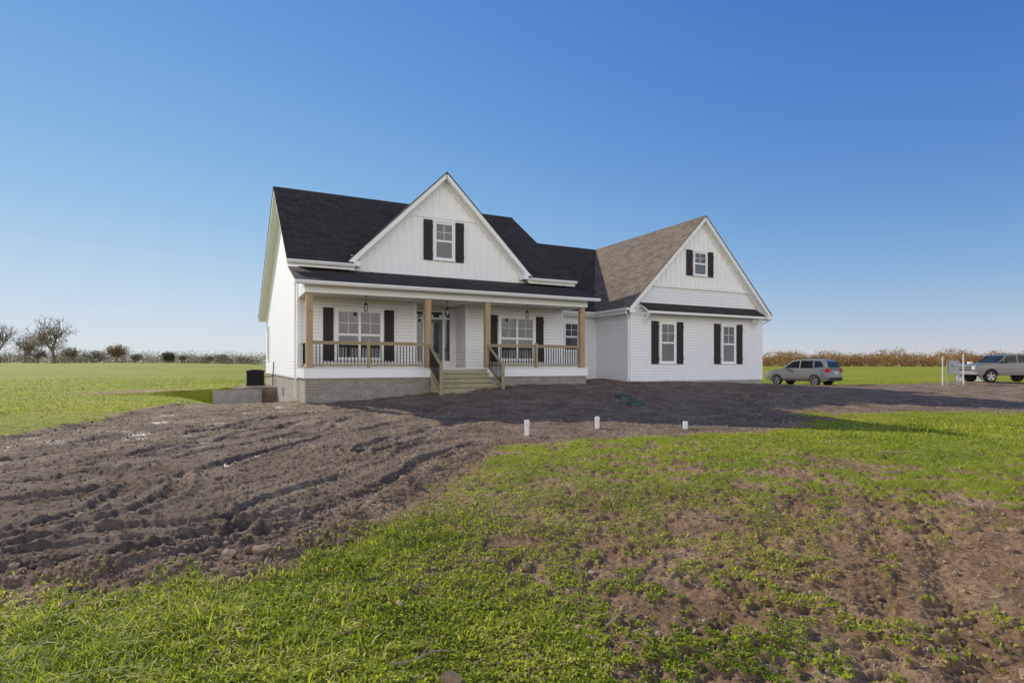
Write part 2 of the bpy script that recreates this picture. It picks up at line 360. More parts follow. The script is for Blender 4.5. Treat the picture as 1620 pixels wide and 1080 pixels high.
def ground_mat():
    m,n,b=newmat("soil_and_turf"); v=objvec(n)
    ag=N(n,'ShaderNodeAttribute',attribute_name="grass"); aw=N(n,'ShaderNodeAttribute',attribute_name="wet"); ay=N(n,'ShaderNodeAttribute',attribute_name="yard")
    t=noise(n,1.3,9,0.68,v); t2=noise(n,30,6,0.7,v); t3=noise(n,0.10,5,0.65,v)
    d1=ramp(n,t.outputs[0],[(0.3,(0.19,0.115,0.060)),(0.52,(0.315,0.205,0.118)),(0.72,(0.44,0.31,0.195))])
    d2=ramp(n,t.outputs[0],[(0.3,(0.130,0.092,0.060)),(0.52,(0.225,0.166,0.115)),(0.74,(0.35,0.272,0.198))])
    md=N(n,'ShaderNodeMixRGB'); n.links.new(ay.outputs['Fac'],md.inputs[0]); n.links.new(d1.outputs[0],md.inputs[1]); n.links.new(d2.outputs[0],md.inputs[2])
    s2=ramp(n,t2.outputs[0],[(0.3,(0.5,0.5,0.5)),(0.5,(1,1,1)),(0.72,(1.4,1.37,1.33))])
    mm=N(n,'ShaderNodeMixRGB',blend_type='MULTIPLY'); mm.inputs[0].default_value=1; n.links.new(md.outputs[0],mm.inputs[1]); n.links.new(s2.outputs[0],mm.inputs[2])
    gr=ramp(n,t.outputs[0],[(0.25,(0.15,0.175,0.014)),(0.5,(0.235,0.26,0.024)),(0.75,(0.34,0.32,0.055))])
    gr3=ramp(n,t3.outputs[0],[(0.35,(0.80,0.93,0.8)),(0.65,(1.25,1.10,1.0))])
    mg=N(n,'ShaderNodeMixRGB',blend_type='MULTIPLY'); mg.inputs[0].default_value=1; n.links.new(gr.outputs[0],mg.inputs[1]); n.links.new(gr3.outputs[0],mg.inputs[2])
    th=math_(n,'ADD',ag.outputs['Fac'],math_(n,'MULTIPLY',math_(n,'SUBTRACT',t2.outputs[0],0.5),1.3))
    fr=ramp(n,th,[(0.42,(0,0,0)),(0.62,(1,1,1))])
    mx=N(n,'ShaderNodeMixRGB'); n.links.new(fr.outputs[0],mx.inputs[0]); n.links.new(mm.outputs[0],mx.inputs[1]); n.links.new(mg.outputs[0],mx.inputs[2])
    wd=N(n,'ShaderNodeMixRGB',blend_type='MULTIPLY'); n.links.new(math_(n,'MULTIPLY',aw.outputs['Fac'],0.8),wd.inputs[0]); n.links.new(mx.outputs[0],wd.inputs[1]); wd.inputs[2].default_value=(0.46,0.42,0.39,1)
    n.links.new(wd.outputs[0],b.inputs['Base Color'])
    rg=N(n,'ShaderNodeMapRange'); n.links.new(aw.outputs['Fac'],rg.inputs[0]); rg.inputs[3].default_value=0.92; rg.inputs[4].default_value=0.27
    n.links.new(rg.outputs[0],b.inputs['Roughness'])
    rs=N(n,'ShaderNodeMapRange'); n.links.new(aw.outputs['Fac'],rs.inputs[0]); rs.inputs[3].default_value=0.10; rs.inputs[4].default_value=0.55
    n.links.new(rs.outputs[0],b.inputs['Specular IOR Level'])
    bp=N(n,'ShaderNodeBump'); bp.inputs['Strength'].default_value=1.0; bp.inputs['Distance'].default_value=0.035
    t4=noise(n,20,9,0.78,v); n.links.new(t4.outputs[0],bp.inputs['Height']); n.links.new(bp.outputs[0],b.inputs['Normal'])
    return m
M_GR=ground_mat(); me.materials.append(M_GR)
go=bpy.data.objects.new("ground",me); go["kind"]="structure"; COL.objects.link(go)
# ------------------------------------------------------------ grass blades
def leaf_mat(name,stops,transl=0.45,rough=0.55):
    m,n,b=newmat(name); a=N(n,'ShaderNodeAttribute',attribute_name="tint")
    r=ramp(n,a.outputs['Fac'],stops); n.links.new(r.outputs[0],b.inputs['Base Color']); b.inputs['Roughness'].default_value=rough
    b.inputs['Specular IOR Level'].default_value=0.25
    tr=N(n,'ShaderNodeBsdfTranslucent'); n.links.new(r.outputs[0],tr.inputs[0]); mx=N(n,'ShaderNodeMixShader'); mx.inputs[0].default_value=transl
    n.links.new(b.outputs[0],mx.inputs[1]); n.links.new(tr.outputs[0],mx.inputs[2]); n.links.new(mx.outputs[0],n.nodes['Material Output'].inputs[0]); return m
M_BL=leaf_mat("grass_blade",[(0.0,(0.10,0.16,0.012)),(0.45,(0.31,0.39,0.026)),(0.8,(0.50,0.54,0.05)),(0.93,(0.58,0.55,0.12)),(1.0,(0.54,0.43,0.22))],.5)
def blades(name,x,y,hgt,wid,lean,label):
    n=len(x); z=gheight(x,y)-0.005
    a=rng.uniform(0,2*np.pi,n); b=rng.uniform(0,2*np.pi,n)
    dx=np.cos(a)*wid/2;dy=np.sin(a)*wid/2; lx=np.cos(b)*lean*hgt;ly=np.sin(b)*lean*hgt
    P=np.zeros((n,5,3))
    P[:,0]=np.stack([x-dx*.5,y-dy*.5,z],1);P[:,1]=np.stack([x+dx*.5,y+dy*.5,z],1)
    P[:,2]=np.stack([x+dx+lx*.4,y+dy+ly*.4,z+hgt*.55],1);P[:,3]=np.stack([x-dx+lx*.4,y-dy+ly*.4,z+hgt*.55],1)
    P[:,4]=np.stack([x+lx,y+ly,z+hgt*np.clip(1-lean*.35,.4,1)],1)
    o=np.arange(n)[:,None]*5
    me=np_mesh(name,P.reshape(-1,3),o+np.array([[0,1,2,3]]),o+np.array([[3,2,4]]))
    ti=np.clip(rng.normal(.45,.22,n)+ (fbm(x*.8,y*.8,3,7)-.5)*.7+(fbm(x*5,y*5,2,8)-.5)*.5+(rng.uniform(0,1,n)<.04)*.5,0,1)
    at=me.attributes.new("tint",'FLOAT','POINT'); at.data.foreach_set('value',np.repeat(ti,5).astype(np.float32))
    me.materials.append(M_BL); o=bpy.data.objects.new(name,me); o["kind"]="stuff"; o["label"]=label; o["category"]="grass"; COL.objects.link(o)
NC=760000
k=rng.uniform(0,1,NC); r1=1/(1/60+k*(1/1.7-1/60)); r2=np.exp(rng.uniform(math.log(2),math.log(60),NC)); pick=rng.uniform(0,1,NC)<.55
rr=np.where(pick,r1,r2); aa=np.radians(rng.uniform(-50,50,NC))
bx=CX+rr*(FX*np.cos(aa)+RX*np.sin(aa)); by=CY+rr*(FY*np.cos(aa)+RY*np.sin(aa))
bg_,bsd=zones(bx,by)
lush=np.clip(G(bx,by,-3.6,-17.2,1.9,1.1)+.45*G(bx,by,-1.3,-15.9,1.2,.6)+.7*G(bx,by,12,-13.5,6,2.0)+.5*(rr>22),0,1)*(.5+.9*fbm(bx*1.2,by*1.2,3,55))
keep=(rng.uniform(0,1,NC)<bg_**1.3*(.36+.5*lush)+0.004*(bsd>0))&~((bx>-.2)&(bx<24)&(by>-1.6)&(by<21))
bx,by,rr,bg_,lush=bx[keep],by[keep],rr[keep],bg_[keep],np.clip(lush[keep],0,1)
n=len(bx)
hg=(0.020+0.080*lush**1.5)*rng.uniform(.5,1.5,n)*(.6+.9*fbm(bx*2.5,by*2.5,3,77))
tall=rng.uniform(0,1,n)<0.015; hg=np.where(tall,hg*2.0,hg)
wd=np.maximum(0.0045+0.012*(1-lush)*rng.uniform(.3,1.2,n),0.0014*rr)
lean=rng.uniform(.2,1.7,n)
blades("grass",bx,by,hg,wd,lean,"short patchy green grass growing over bare soil")
# clods / stones
def ico():
    bm=bmesh.new(); bmesh.ops.create_icosphere(bm,subdivisions=1,radius=1); v=np.array([p.co[:] for p in bm.verts]); f=np.array([[q.index for q in p.verts] for p in bm.faces]); bm.free(); return v,f
iv,iff=ico()
NCL=60000
rc=np.exp(rng.uniform(math.log(2),math.log(26),NCL)); ac=np.radians(rng.uniform(-50,50,NCL))
cx_=CX+rc*(FX*np.cos(ac)+RX*np.sin(ac)); cy_=CY+rc*(FY*np.cos(ac)+RY*np.sin(ac))
cg,csd=zones(cx_,cy_)
edge=np.exp(-((csd+.25)/.35)**2)*ss(5,1,cx_)
kp=(rng.uniform(0,1,NCL)<(0.30+0.35*(csd<0)+0.5*edge)*(1-cg*.6))&~((cx_>-.2)&(cy_>-1.6))
cx_,cy_,rc=cx_[kp],cy_[kp],rc[kp]; edge=edge[kp]; n=len(cx_)
sz_=np.exp(rng.normal(math.log(0.0056),.6,n))*(1+1.0*edge)+0.0006*rc
cz_=gheight(cx_,cy_)+sz_*.2
rs=rng.uniform(.6,1.3,(n,1,3))*sz_[:,None,None]; jit=1+rng.uniform(-.28,.28,(n,len(iv),1))
P=iv[None]*rs*jit; th=rng.uniform(0,6.28,n); c_,s_=np.cos(th)[:,None],np.sin(th)[:,None]
P=np.stack([P[:,:,0]*c_-P[:,:,1]*s_,P[:,:,0]*s_+P[:,:,1]*c_,P[:,:,2]*.75],-1)+np.stack([cx_,cy_,cz_],1)[:,None]
me=np_mesh("soil_clods",P.reshape(-1,3),None,(iff[None]+np.arange(n)[:,None,None]*len(iv)).reshape(-1,3),smooth=False)
me.materials.append(simple("soil_clod",(0.27,0.195,0.13),0.95,var=0.5,scale=3,bump=.4,spec=.1)); o=bpy.data.objects.new("soil_clods",me); o["kind"]="stuff"; o["label"]="loose brown soil clods and small stones"; o["category"]="soil"; COL.objects.link(o)
# straw and twigs litter
n=2400; rc=np.exp(rng.uniform(math.log(2.2),math.log(13),n)); ac=np.radians(rng.uniform(-30,48,n))
x=CX+rc*(FX*np.cos(ac)+RX*np.sin(ac)); y=CY+rc*(FY*np.cos(ac)+RY*np.sin(ac)); cg,csd=zones(x,y); kp=(csd>0)&(fbm(x*1.3,y*1.3,2,99)>.42); x,y,rc=x[kp],y[kp],rc[kp]; n=len(x)
L=rng.uniform(.012,.065,n); a=rng.uniform(0,6.28,n); wv=0.0010+0.0003*rc; z=gheight(x,y)+.010
dx,dy=np.cos(a)*L/2,np.sin(a)*L/2; px,py=-np.sin(a)*wv,np.cos(a)*wv; tz=rng.uniform(-.01,.02,n)
P=np.stack([np.stack([x-dx-px,y-dy-py,z],1),np.stack([x+dx-px,y+dy-py,z+tz],1),np.stack([x+dx+px,y+dy+py,z+tz],1),np.stack([x-dx+px,y-dy+py,z],1)],1)
me=np_mesh("straw_litter",P.reshape(-1,3),np.arange(n*4).reshape(-1,4)); me.materials.append(simple("dry_straw",(0.44,0.34,0.2),.8,var=.5,scale=2)); o=bpy.data.objects.new("straw_litter",me); o["kind"]="stuff"; o["label"]="scattered dry straw and twig bits"; o["category"]="straw"; COL.objects.link(o)
M_STK=simple("dead_stick",(0.3,0.23,0.16),.8,var=.3)
for (x0,y0,a,L,r) in((1.55,-16.55,-.9,.42,.008),(6.6,-15.3,.3,.9,.012),(7.0,-15.1,-.4,.7,.01),(5.4,-16.1,-.2,.5,.008),(-.6,-18.1,.5,.45,.007),(3.2,-15.0,.8,.35,.007),(-1.75,-17.95,.1,.35,.006),(4.6,-15.4,1.4,.3,.007)):
    mb=MB(); pts=[]; nseg=5
    for i in range(nseg+1):
        s=i/nseg*L; xx=x0+math.cos(a)*s+random.uniform(-.015,.015); yy=y0+math.sin(a)*s+random.uniform(-.02,.02); pts.append((xx,yy,float(gheight(xx,yy)[0])+.02+random.uniform(0,.015)))
    for i in range(nseg): mb.cyl(pts[i],pts[i+1],r*(1-i*.13),r*(1-(i+1)*.13),6)
    mb.cyl(pts[2],(pts[2][0]+.08,pts[2][1]+.06,pts[2][2]+.03),r*.5,r*.25,5)
    obj("dead_stick",mb,M_STK,base=pts[0],label="thin crooked dry stick lying on the soil",cat="stick")["group"]="dry sticks on the soil"

# ============================================================ HOUSE
HB=(0,0,-1.34)
H=empty("house",HB,"white farmhouse with dark shingle roof, gables and front porch","house")
def part(name,mb,mat,parent=None,**k): return obj(name,mb,mat,parent or H,base=HB,**k)
RK,EV,EY,RY_=8.27,3.88,1.4,7.9
sm=(RK-EV)/(RY_-EY)
zm=lambda y:EV+sm*(y-EY)
BE,BZ=21.0,3.17; sb=(RK-BZ)/(BE-RY_)
def roofset(name,polys,t=0.05,ft=0.2,fascia=True,mat=None):
    mb=MB(); 
    for p in polys: mb.ext(p,(0,0,-t))
    r=part(name,mb,mat or M_SH)
    if fascia:
        mb=MB()
        for p in polys:
            cx=sum(q[0] for q in p)/len(p); cy=sum(q[1] for q in p)/len(p)
            mb.ext([(q[0]+(0.025 if q[0]<cx else -0.025),q[1]+(0.025 if q[1]<cy else -0.025),q[2]-t-0.001) for q in p],(0,0,-ft))
        obj("fascia",mb,M_WHITE,r,base=HB)
    return r
x0,x1=-.45,11.95; gc=5.75; gw=4.0
front=[(x0,EY,EV),(gc-3.8,EY,EV),(gc-3.8,2.2,zm(2.2)),(gc+3.8,2.2,zm(2.2)),(gc+3.8,EY,EV),(x1,EY,EV),(x1,RY_,RK),(x0,RY_,RK)]
back=[(x0,RY_,RK),(x1,RY_,RK),(x1,BE,BZ),(x0,BE,BZ)]
main_roof=roofset("roof",[front,back],ft=.2)
mb=MB().ext([(x0,RY_-.16,RK-.16*sm+.012),(x0,RY_,RK+.03),(x0,RY_+.16,RK-.16*sb+.012),(x0,RY_+.16,RK-.16*sb-.02),(x0,RY_-.16,RK-.16*sm-.02)],(x1-x0,0,0)); obj("ridge_cap",mb,M_SH,main_roof,base=HB)
GP=8.0; gs=.99
roofset("gable_roof",[[(gc,1.55,GP),(gc-gw,1.55,GP-gs*gw),(gc-gw,2.4,GP-gs*gw),(gc,7.45,GP)],[(gc,1.55,GP),(gc+gw,1.55,GP-gs*gw),(gc+gw,2.4,GP-gs*gw),(gc,7.45,GP)]],ft=.24)
PR=roofset("porch_roof",[[(-.35,2.0,3.70),(11.95,2.0,3.70),(11.95,-.42,2.91),(-.35,-.42,2.91)]],ft=.12)
gx_,ga,gb=18.865,14.45,23.28; GZ,GE=7.45,2.70; gsl=(GZ-GE)/4.765
wy0,wyr=3.0,9.64; wsl=(GZ-GE)/(wyr-wy0)
roofset("wing_roof",[[(11.62,wy0,GE),(23.62,wy0,GE),(23.62,wyr,GZ),(11.62,wyr,GZ)],[(11.62,wyr,GZ),(23.62,wyr,GZ),(23.62,16.28,GE),(11.62,16.28,GE)]],ft=.2)
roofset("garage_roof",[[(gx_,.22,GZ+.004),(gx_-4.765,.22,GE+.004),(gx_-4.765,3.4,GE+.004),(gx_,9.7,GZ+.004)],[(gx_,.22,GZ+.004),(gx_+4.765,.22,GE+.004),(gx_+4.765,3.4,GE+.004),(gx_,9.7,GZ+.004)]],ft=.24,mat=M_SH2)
mb=MB()
S=-.42; GB=-.74
sidep=lambda x:[(x,2.0,S),(x,20.5,S),(x,20.5,BZ+.5*sb-.2),(x,RY_,RK-.22),(x,2.0,zm(2.0)-.22)]
mb.ext(sidep(0),(.12,0,0)); mb.ext(sidep(11.48),(.12,0,0))
mb.box(.12,4.56,2.0,2.12,-.1,3.95); mb.box(6.76,11.48,2.0,2.12,-.1,3.95); mb.box(4.56,6.76,2.0,2.12,2.62,3.95)
mb.box(.12,11.48,20.38,20.5,S,3.1)
mb.box(4.44,4.56,2.12,3.2,-.1,2.62); mb.box(6.76,6.88,2.12,3.2,-.1,2.62); mb.box(4.44,6.88,3.2,3.32,-.1,2.62)
mb.ext([(.005,0.15,2.87),(.005,2.0,2.87),(.005,2.0,3.52),(.005,.15,2.93)],(.08,0,0))
mb.box(11.6,gb-.001,3.34,3.46,GB,2.85)
mb.box(ga,ga+.12,.72,3.34,GB,2.72)
mb.box(gb-.12,gb,.72,16.0,GB,2.72); mb.box(11.6,gb-.12,15.88,16.0,GB,2.7)
mb.ext([(gb-.12,3.4,2.72),(gb-.12,15.9,2.72),(gb-.12,wyr,GZ-.25)],(.12,0,0))
BAND=3.88; hw=(GZ-.22-BAND)/gsl
mb.ext([(ga,.6,GB),(gb,.6,GB),(gb,.6,2.85),(gx_+hw,.6,BAND),(gx_-hw,.6,BAND),(ga,.6,2.85)],(0,.12,0))
part("wall",mb,M_SID)
def gable(cx,peak,sl,zb,yf,half):
    mb=MB(); zt=lambda x:peak-.2-sl*abs(x-cx)
    zside=zt(cx+half)
    if zside>zb+.02: poly=[(cx-half,yf,zb),(cx+half,yf,zb),(cx+half,yf,zside),(cx,yf,peak-.2),(cx-half,yf,zside)]
    else: poly=[(cx-half,yf,zb),(cx+half,yf,zb),(cx,yf,peak-.2)]
    mb.ext(poly,(0,.1,0))
    k=-int(half/.3)
    for i in range(k,-k+1):
        x=cx+i*.3+.15
        if abs(x-cx)<half-.08:
            t=zt(x)-.05
            if t>zb+.1: mb.box(x-.03,x+.03,yf-.03,yf+.01,zb,t)
    return part("gable_siding",mb,M_BB)
gable(gc,GP,gs,3.62,1.97,3.85)
gable(gx_,GZ,gsl,BAND,.57,hw)
def rakes(cx,peak,sl,half,yf,wdt=.16,drop=.2):
    for s in(-1,1):
        mb=MB(); p=[(cx,yf,peak-drop),(cx+s*half,yf,peak-drop-sl*half),(cx+s*half,yf,peak-drop-sl*half-wdt*1.4),(cx,yf,peak-drop-wdt*1.4)]
        mb.ext(p,(0,.05,0)); part("rake_board",mb,M_WHITE)
rakes(gc,GP,gs,3.85,1.915); rakes(gx_,GZ,gsl,4.5,.515)
hb=(GP-.4-6.1)/gs; part("belt_board",MB().box(gc-hb,gc+hb,1.925,1.968,6.12,6.28),M_WHITE)
part("belt_board",MB().box(gx_-hw-.02,gx_+hw+.02,.525,.566,BAND-.1,BAND+.07),M_WHITE)
for s in(-1,1):
    xa=gc+s*(gw-.02); part("eave_return",MB().box(min(xa,xa-s*.42),max(xa,xa-s*.42),1.5,1.912,3.80,3.98),M_WHITE)
    xa=gx_+s*4.74; part("eave_return",MB().box(min(xa,xa-s*.33),max(xa,xa-s*.33),.24,.51,2.44,2.60),M_WHITE)
for (a,b,c,d,z0,z1) in((-.02,.1,1.975,2.1,S,3.7),(11.52,11.625,1.975,2.1,-.1,3.6),(ga-.02,ga+.09,.575,.69,GB,2.6),(gb-.09,gb+.02,.575,.69,GB,2.6),(6.74,6.84,1.975,2.09,-.1,2.6),(4.48,4.58,1.975,2.09,-.1,2.6)):
    part("corner_board",MB().box(a,b,c,d,z0,z1),M_WHITE)
part("skirt_board",MB().box(-.018,-.001,2.1,20.5,S-.08,S+.02),M_WHITE)
def gut(xa,xb,y,z): part("gutter",MB().ext([(xa,y,z),(xa,y-.12,z),(xa,y-.13,z-.04),(xa,y-.08,z-.12),(xa,y,z-.12)],(xb-xa,0,0)),M_WHITE)
gut(-.46,gc-3.75,EY,3.85); gut(gc+3.8,11.96,EY,3.85)
gut(-.36,11.96,-.42,2.87); gut(11.97,14.2,wy0,2.66)
for xx in(gx_-4.765,gx_+4.765):
    s=-1 if xx<gx_ else 1
    part("gutter",MB().ext([(xx,.25,2.66),(xx+s*.12,.25,2.66),(xx+s*.13,.25,2.62),(xx+s*.08,.25,2.54),(xx,.25,2.54)],(0,2.6 if s<0 else 15.9,0)),M_WHITE)
def spout(pts,r=.045):
    mb=MB()
    for a,b in zip(pts[:-1],pts[1:]): mb.cyl(a,b,r,n=8)
    part("downspout",mb,M_WHITE)
spout([(ga-.38,.42,2.56),(ga-.38,.42,2.42),(ga-.07,.66,2.2),(ga-.07,.66,-.62),(ga-.2,.5,-.75)])
spout([(gb+.38,.42,2.56),(gb+.38,.42,2.42),(gb+.07,.66,2.2),(gb+.07,.66,-.75)])
spout([(-.07,2.2,3.4),(-.07,2.2,-1.2)],.04)
mb=MB(); mb.box(.02,11.58,.03,2.2,-2.7,-.42); mb.box(.025,11.57,2.2,20.46,-2.7,-.425)
part("brick_foundation",mb,M_BRK)
mb=MB(); mb.box(ga+.02,gb-.02,.62,15.98,-2.0,GB); mb.box(11.6,ga+.02,3.36,15.9,-2.0,GB)
part("concrete_foundation",mb,M_CONC)
mb=MB(); mb.box(0.01,11.59,.0,2.0,-.16,-.10); mb.box(4.56,6.76,2.0,3.2,-.16,-.10); part("porch_floor",mb,M_DECK)
mb=MB(); mb.box(-.03,11.63,-.035,-.001,-.44,-.10); mb.box(-.03,-.001,-.001,2.0,-.44,-.10); mb.box(11.6,11.63,0,2.0,-.44,-.1); mb.box(-.05,11.65,-.06,-.036,-.13,-.095); part("porch_skirt",mb,M_WHITE)
mb=MB(); mb.box(.1,11.5,.15,1.999,2.62,2.66); mb.box(4.58,6.74,2.0,3.19,2.60,2.64); part("porch_ceiling",mb,M_WHITE)
mb=MB(); mb.box(0,11.6,-.06,.15,2.52,2.88); mb.box(0,.15,.151,2.0,2.52,2.87); mb.box(11.45,11.6,.151,2.0,2.52,2.87); part("porch_beam",mb,M_WHITE)
POSTS=[.16,4.43,6.9,11.40]
for px in POSTS:
    part("porch_post",MB().box(px-.11,px+.11,0.0,.22,-.1,2.52),M_CEDAR,bevel=.008)
def railing(xa,xb,mids):
    r=part("railing",MB().box(xa,xb,.05,.15,.82,.86).box(xa,xb,.08,.12,.745,.819).box(xa,xb,.08,.12,-.03,.05),M_PTX)
    mb=MB().box(-.013,.013,.087,.113,.05,.80)
    n=int((xb-xa)/.118)
    proto=None
    for i in range(1,n):
        x=xa+(xb-xa)*i/n
        if any(abs(x-m)<.07 for m in mids): continue
        if proto is None:
            proto=obj("baluster",mb,M_BLK,r,base=(0,0,HB[2])); proto.location=(x,0,0)
        else:
            c=proto.copy(); COL.objects.link(c); c.parent=r; c.location=(x,0,0)
    for m in mids:
        obj("rail_post",MB().box(m-.05,m+.05,.045,.155,-.098,.92),M_PTX,r,base=HB)
railing(.27,4.32,[2.2]); railing(7.01,11.29,[9.15])
r=part("railing",MB().box(.12,.2,.22,1.97,.81,.855).box(.14,.18,.22,1.97,-.03,.05),M_PTX)
for i in range(1,12):
    obj("baluster",MB().box(.148,.172,.2+i*.147,.224+i*.147,.05,.80),M_BLK,r,base=HB)
# steps
sxa,sxb=4.5,6.83
for i in range(1,6):
    zt=-.10-.17*i; ya=-.04-.27*(i-1)
    t_=part("step",MB().box(sxa-.02,sxb+.02,ya-.31,ya-.165,zt-.04,zt).box(sxa-.02,sxb+.02,ya-.155,ya-.01,zt-.04,zt),M_PT)
    obj("riser",MB().box(sxa+.01,sxb-.01,ya-.25,ya-.23,zt-.168,zt-.065),M_PT,t_,base=HB)
part("step_riser",MB().box(sxa+.01,sxb-.01,-.09,-.062,-.262,-.14),M_PT)
for xx in(sxa-.0,sxb-.04,(sxa+sxb)/2):
    mb=MB().ext([(xx,-.04,-.32),(xx,-1.30,-1.12),(xx,-1.30,-1.5),(xx,-.04,-1.5)],(.04,0,0)); part("stringer",mb,M_PT)
for xx in(4.44,6.89):
    r=MB(); r.ext([(xx-.04,.0,.84),(xx-.04,-1.36,.04),(xx-.04,-1.36,-.03),(xx-.04,.0,.77)],(.08,0,0))
    r.ext([(xx-.02,.0,.03),(xx-.02,-1.32,-.76),(xx-.02,-1.32,-.85),(xx-.02,.0,-.06)],(.04,0,0))
    rr_=part("stair_railing",r,M_PTX)
    obj("rail_post",MB().box(xx-.05,xx+.05,-1.42,-1.31,-1.3,.14),M_PTX,rr_,base=HB)
    for i in range(1,12):
        yy=-i*.115; zz=-.59*(-yy)
        obj("baluster",MB().box(xx-.013,xx+.013,yy-.013,yy+.013,zz-.02,zz+.8),M_BLK,rr_,base=HB)
# lanterns
for lx,ly in((2.3,1.0),(5.66,1.3),(9.2,1.0)):
    mb=MB().cyl((lx,ly,2.62),(lx,ly,2.34),.008).cyl((lx,ly,2.62),(lx,ly,2.60),.06)
    mb.cyl((lx,ly,2.36),(lx,ly,2.27),.03,.085,8)
    for a in range(4):
        c,s=math.cos(a*math.pi/2+.78),math.sin(a*math.pi/2+.78); mb.cyl((lx+.08*c,ly+.08*s,2.27),(lx+.06*c,ly+.06*s,2.05),.007,n=6)
    mb.cyl((lx,ly,2.05),(lx,ly,2.03),.07,n=8)
    l=part("porch_lantern",mb,M_BLK)
    obj("lantern_glass",MB().cyl((lx,ly,2.055),(lx,ly,2.265),.05,.068,8),M_LAMPG,l,base=HB)
def window(xa,xb,za,zb,y,units=1,tw=.09):
    mb=MB(); yo=y-.055
    mb.box(xa-tw,xa,yo,y-.001,za-tw,zb+tw); mb.box(xb,xb+tw,yo,y-.001,za-tw,zb+tw)
    mb.box(xa,xb,yo,y-.001,zb,zb+tw); mb.box(xa,xb,yo,y-.001,za-tw,za)
    mb.box(xa-tw-.02,xb+tw+.02,yo-.025,yo-.001,za-tw-.0,za-tw+.035); mb.box(xa-tw-.02,xb+tw+.02,yo-.03,yo-.001,zb+tw-.03,zb+tw+.02)
    wn=part("window",mb,M_WHITE)
    fr=MB(); uw=(xb-xa)/units
    for u in range(units):
        a=xa+u*uw+.001; b=a+uw-.002; zc=(za+zb)/2
        if u>0: fr.box(a-.04,a+.04,yo+.004,y-.002,za,zb)
        for (p,q,s_) in((za,zc,0.0),(zc,zb,.008)):
            yf=y-.036-s_
            fr.box(a,a+.045,yf,y-.014,p,q); fr.box(b-.045,b,yf,y-.014,p,q); fr.box(a+.045,b-.045,yf,y-.014,p,p+.04); fr.box(a+.045,b-.045,yf,y-.014,q-.04,q)
        m1=(a+b)/2; fr.box(m1-.009,m1+.009,y-.026,y-.0135,zc+.04,zb-.04); zq=(zc+zb)/2; fr.box(a+.045,m1-.009,y-.026,y-.0135,zq-.009,zq+.009); fr.box(m1+.009,b-.045,y-.026,y-.0135,zq-.009,zq+.009)
    obj("frame",fr,M_WHITE,wn,base=HB)
    obj("pane",MB().box(xa,xb,y-.013,y-.003,za,zb),M_GL,wn,base=HB)
def shutter(xa,xb,za,zb,y):
    mb=MB(); mb.box(xa,xb,y-.022,y-.002,za,zb)
    n=3; wv=(xb-xa)/n
    for i in range(n): mb.box(xa+i*wv+.006,xa+(i+1)*wv-.006,y-.035,y-.021,za,zb)
    mb.box(xa,xb,y-.055,y-.034,zb-.32,zb-.2); mb.box(xa,xb,y-.055,y-.034,za+.2,za+.32)
    part("shutter",mb,M_SHUT)
window(1.42,3.12,.28,2.12,2.0,2); shutter(.90,1.28,.18,2.22,2.0); shutter(3.25,3.64,.18,2.22,2.0)
window(8.38,10.05,.28,2.12,2.0,2); shutter(7.87,8.25,.18,2.22,2.0); shutter(10.19,10.58,.18,2.22,2.0)
window(5.36,6.14,4.46,5.92,1.945); shutter(4.86,5.24,4.36,6.03,1.945); shutter(6.26,6.64,4.36,6.03,1.945)
window(12.55,13.35,.75,2.1,3.34)
window(16.28,17.14,.17,2.03,.6); shutter(15.70,16.14,.07,2.13,.6); shutter(17.28,17.70,.07,2.13,.6)
window(20.36,21.22,.17,2.03,.6); shutter(19.78,20.22,.07,2.13,.6); shutter(21.36,21.80,.07,2.13,.6)
window(18.36,19.16,4.52,5.62,.545,tw=.07); shutter(17.84,18.24,4.45,5.72,.545); shutter(19.26,19.66,4.45,5.72,.545)
mb=MB(); mb.box(-.05,-.001,17.3,17.4,.25,2.45); mb.box(-.05,-.001,18.3,18.4,.25,2.45); mb.box(-.05,-.001,17.4,18.3,2.35,2.45); mb.box(-.05,-.001,17.4,18.3,.25,.35)
wn=part("window",mb,M_WHITE); obj("pane",MB().box(-.02,-.002,17.4,18.3,.35,2.35),M_GL,wn,base=HB)
part("foundation_vent",MB().box(-.03,.03,8.0,8.45,-1.35,-1.0),M_GREY)
mb=MB(); dy=3.2
for a,b in((4.86,4.94),(5.20,5.28),(6.12,6.20),(6.46,6.54)): mb.box(a,b,dy-.07,dy-.001,-.1,2.42)
for a,b in((4.94,5.20),(5.28,6.12),(6.20,6.46)):
    mb.box(a,b,dy-.07,dy-.001,2.34,2.42); mb.box(a,b,dy-.07,dy-.001,2.02,2.10)
dr=part("door",mb,M_WHITE)
obj("door_leaf",MB().box(5.28,6.12,dy-.045,dy-.002,-.08,2.02),M_DOOR,dr,base=HB,bevel=.004)
for (a,b,c,d,e) in((5.44,5.96,.052,.55,1.85),(4.94,5.20,.04,.2,2.02),(6.20,6.46,.04,.2,2.02),(4.94,5.2,.04,2.1,2.34),(5.28,6.12,.04,2.1,2.34),(6.2,6.46,.04,2.1,2.34)):
    obj("pane",MB().box(a,b,dy-c,dy-.003,d,e),M_GL,dr,base=HB)
for a,b in((4.94,5.20),(6.20,6.46)): obj("sidelight_panel",MB().box(a,b,dy-.05,dy-.003,-.1,.19),M_WHITE,dr,base=HB)
obj("handle",MB().cyl((5.36,dy-.045,.92),(5.36,dy-.11,.92),.02).cyl((5.36,dy-.1,.85),(5.36,dy-.1,1.05),.012),M_BLK,dr,base=HB)
mb=MB().ext([(15.0,.57,2.98),(22.75,.57,2.98),(22.75,-.05,2.60),(15.0,-.05,2.60)],(0,0,-.05)); aw=part("awning_roof",mb,M_SH)
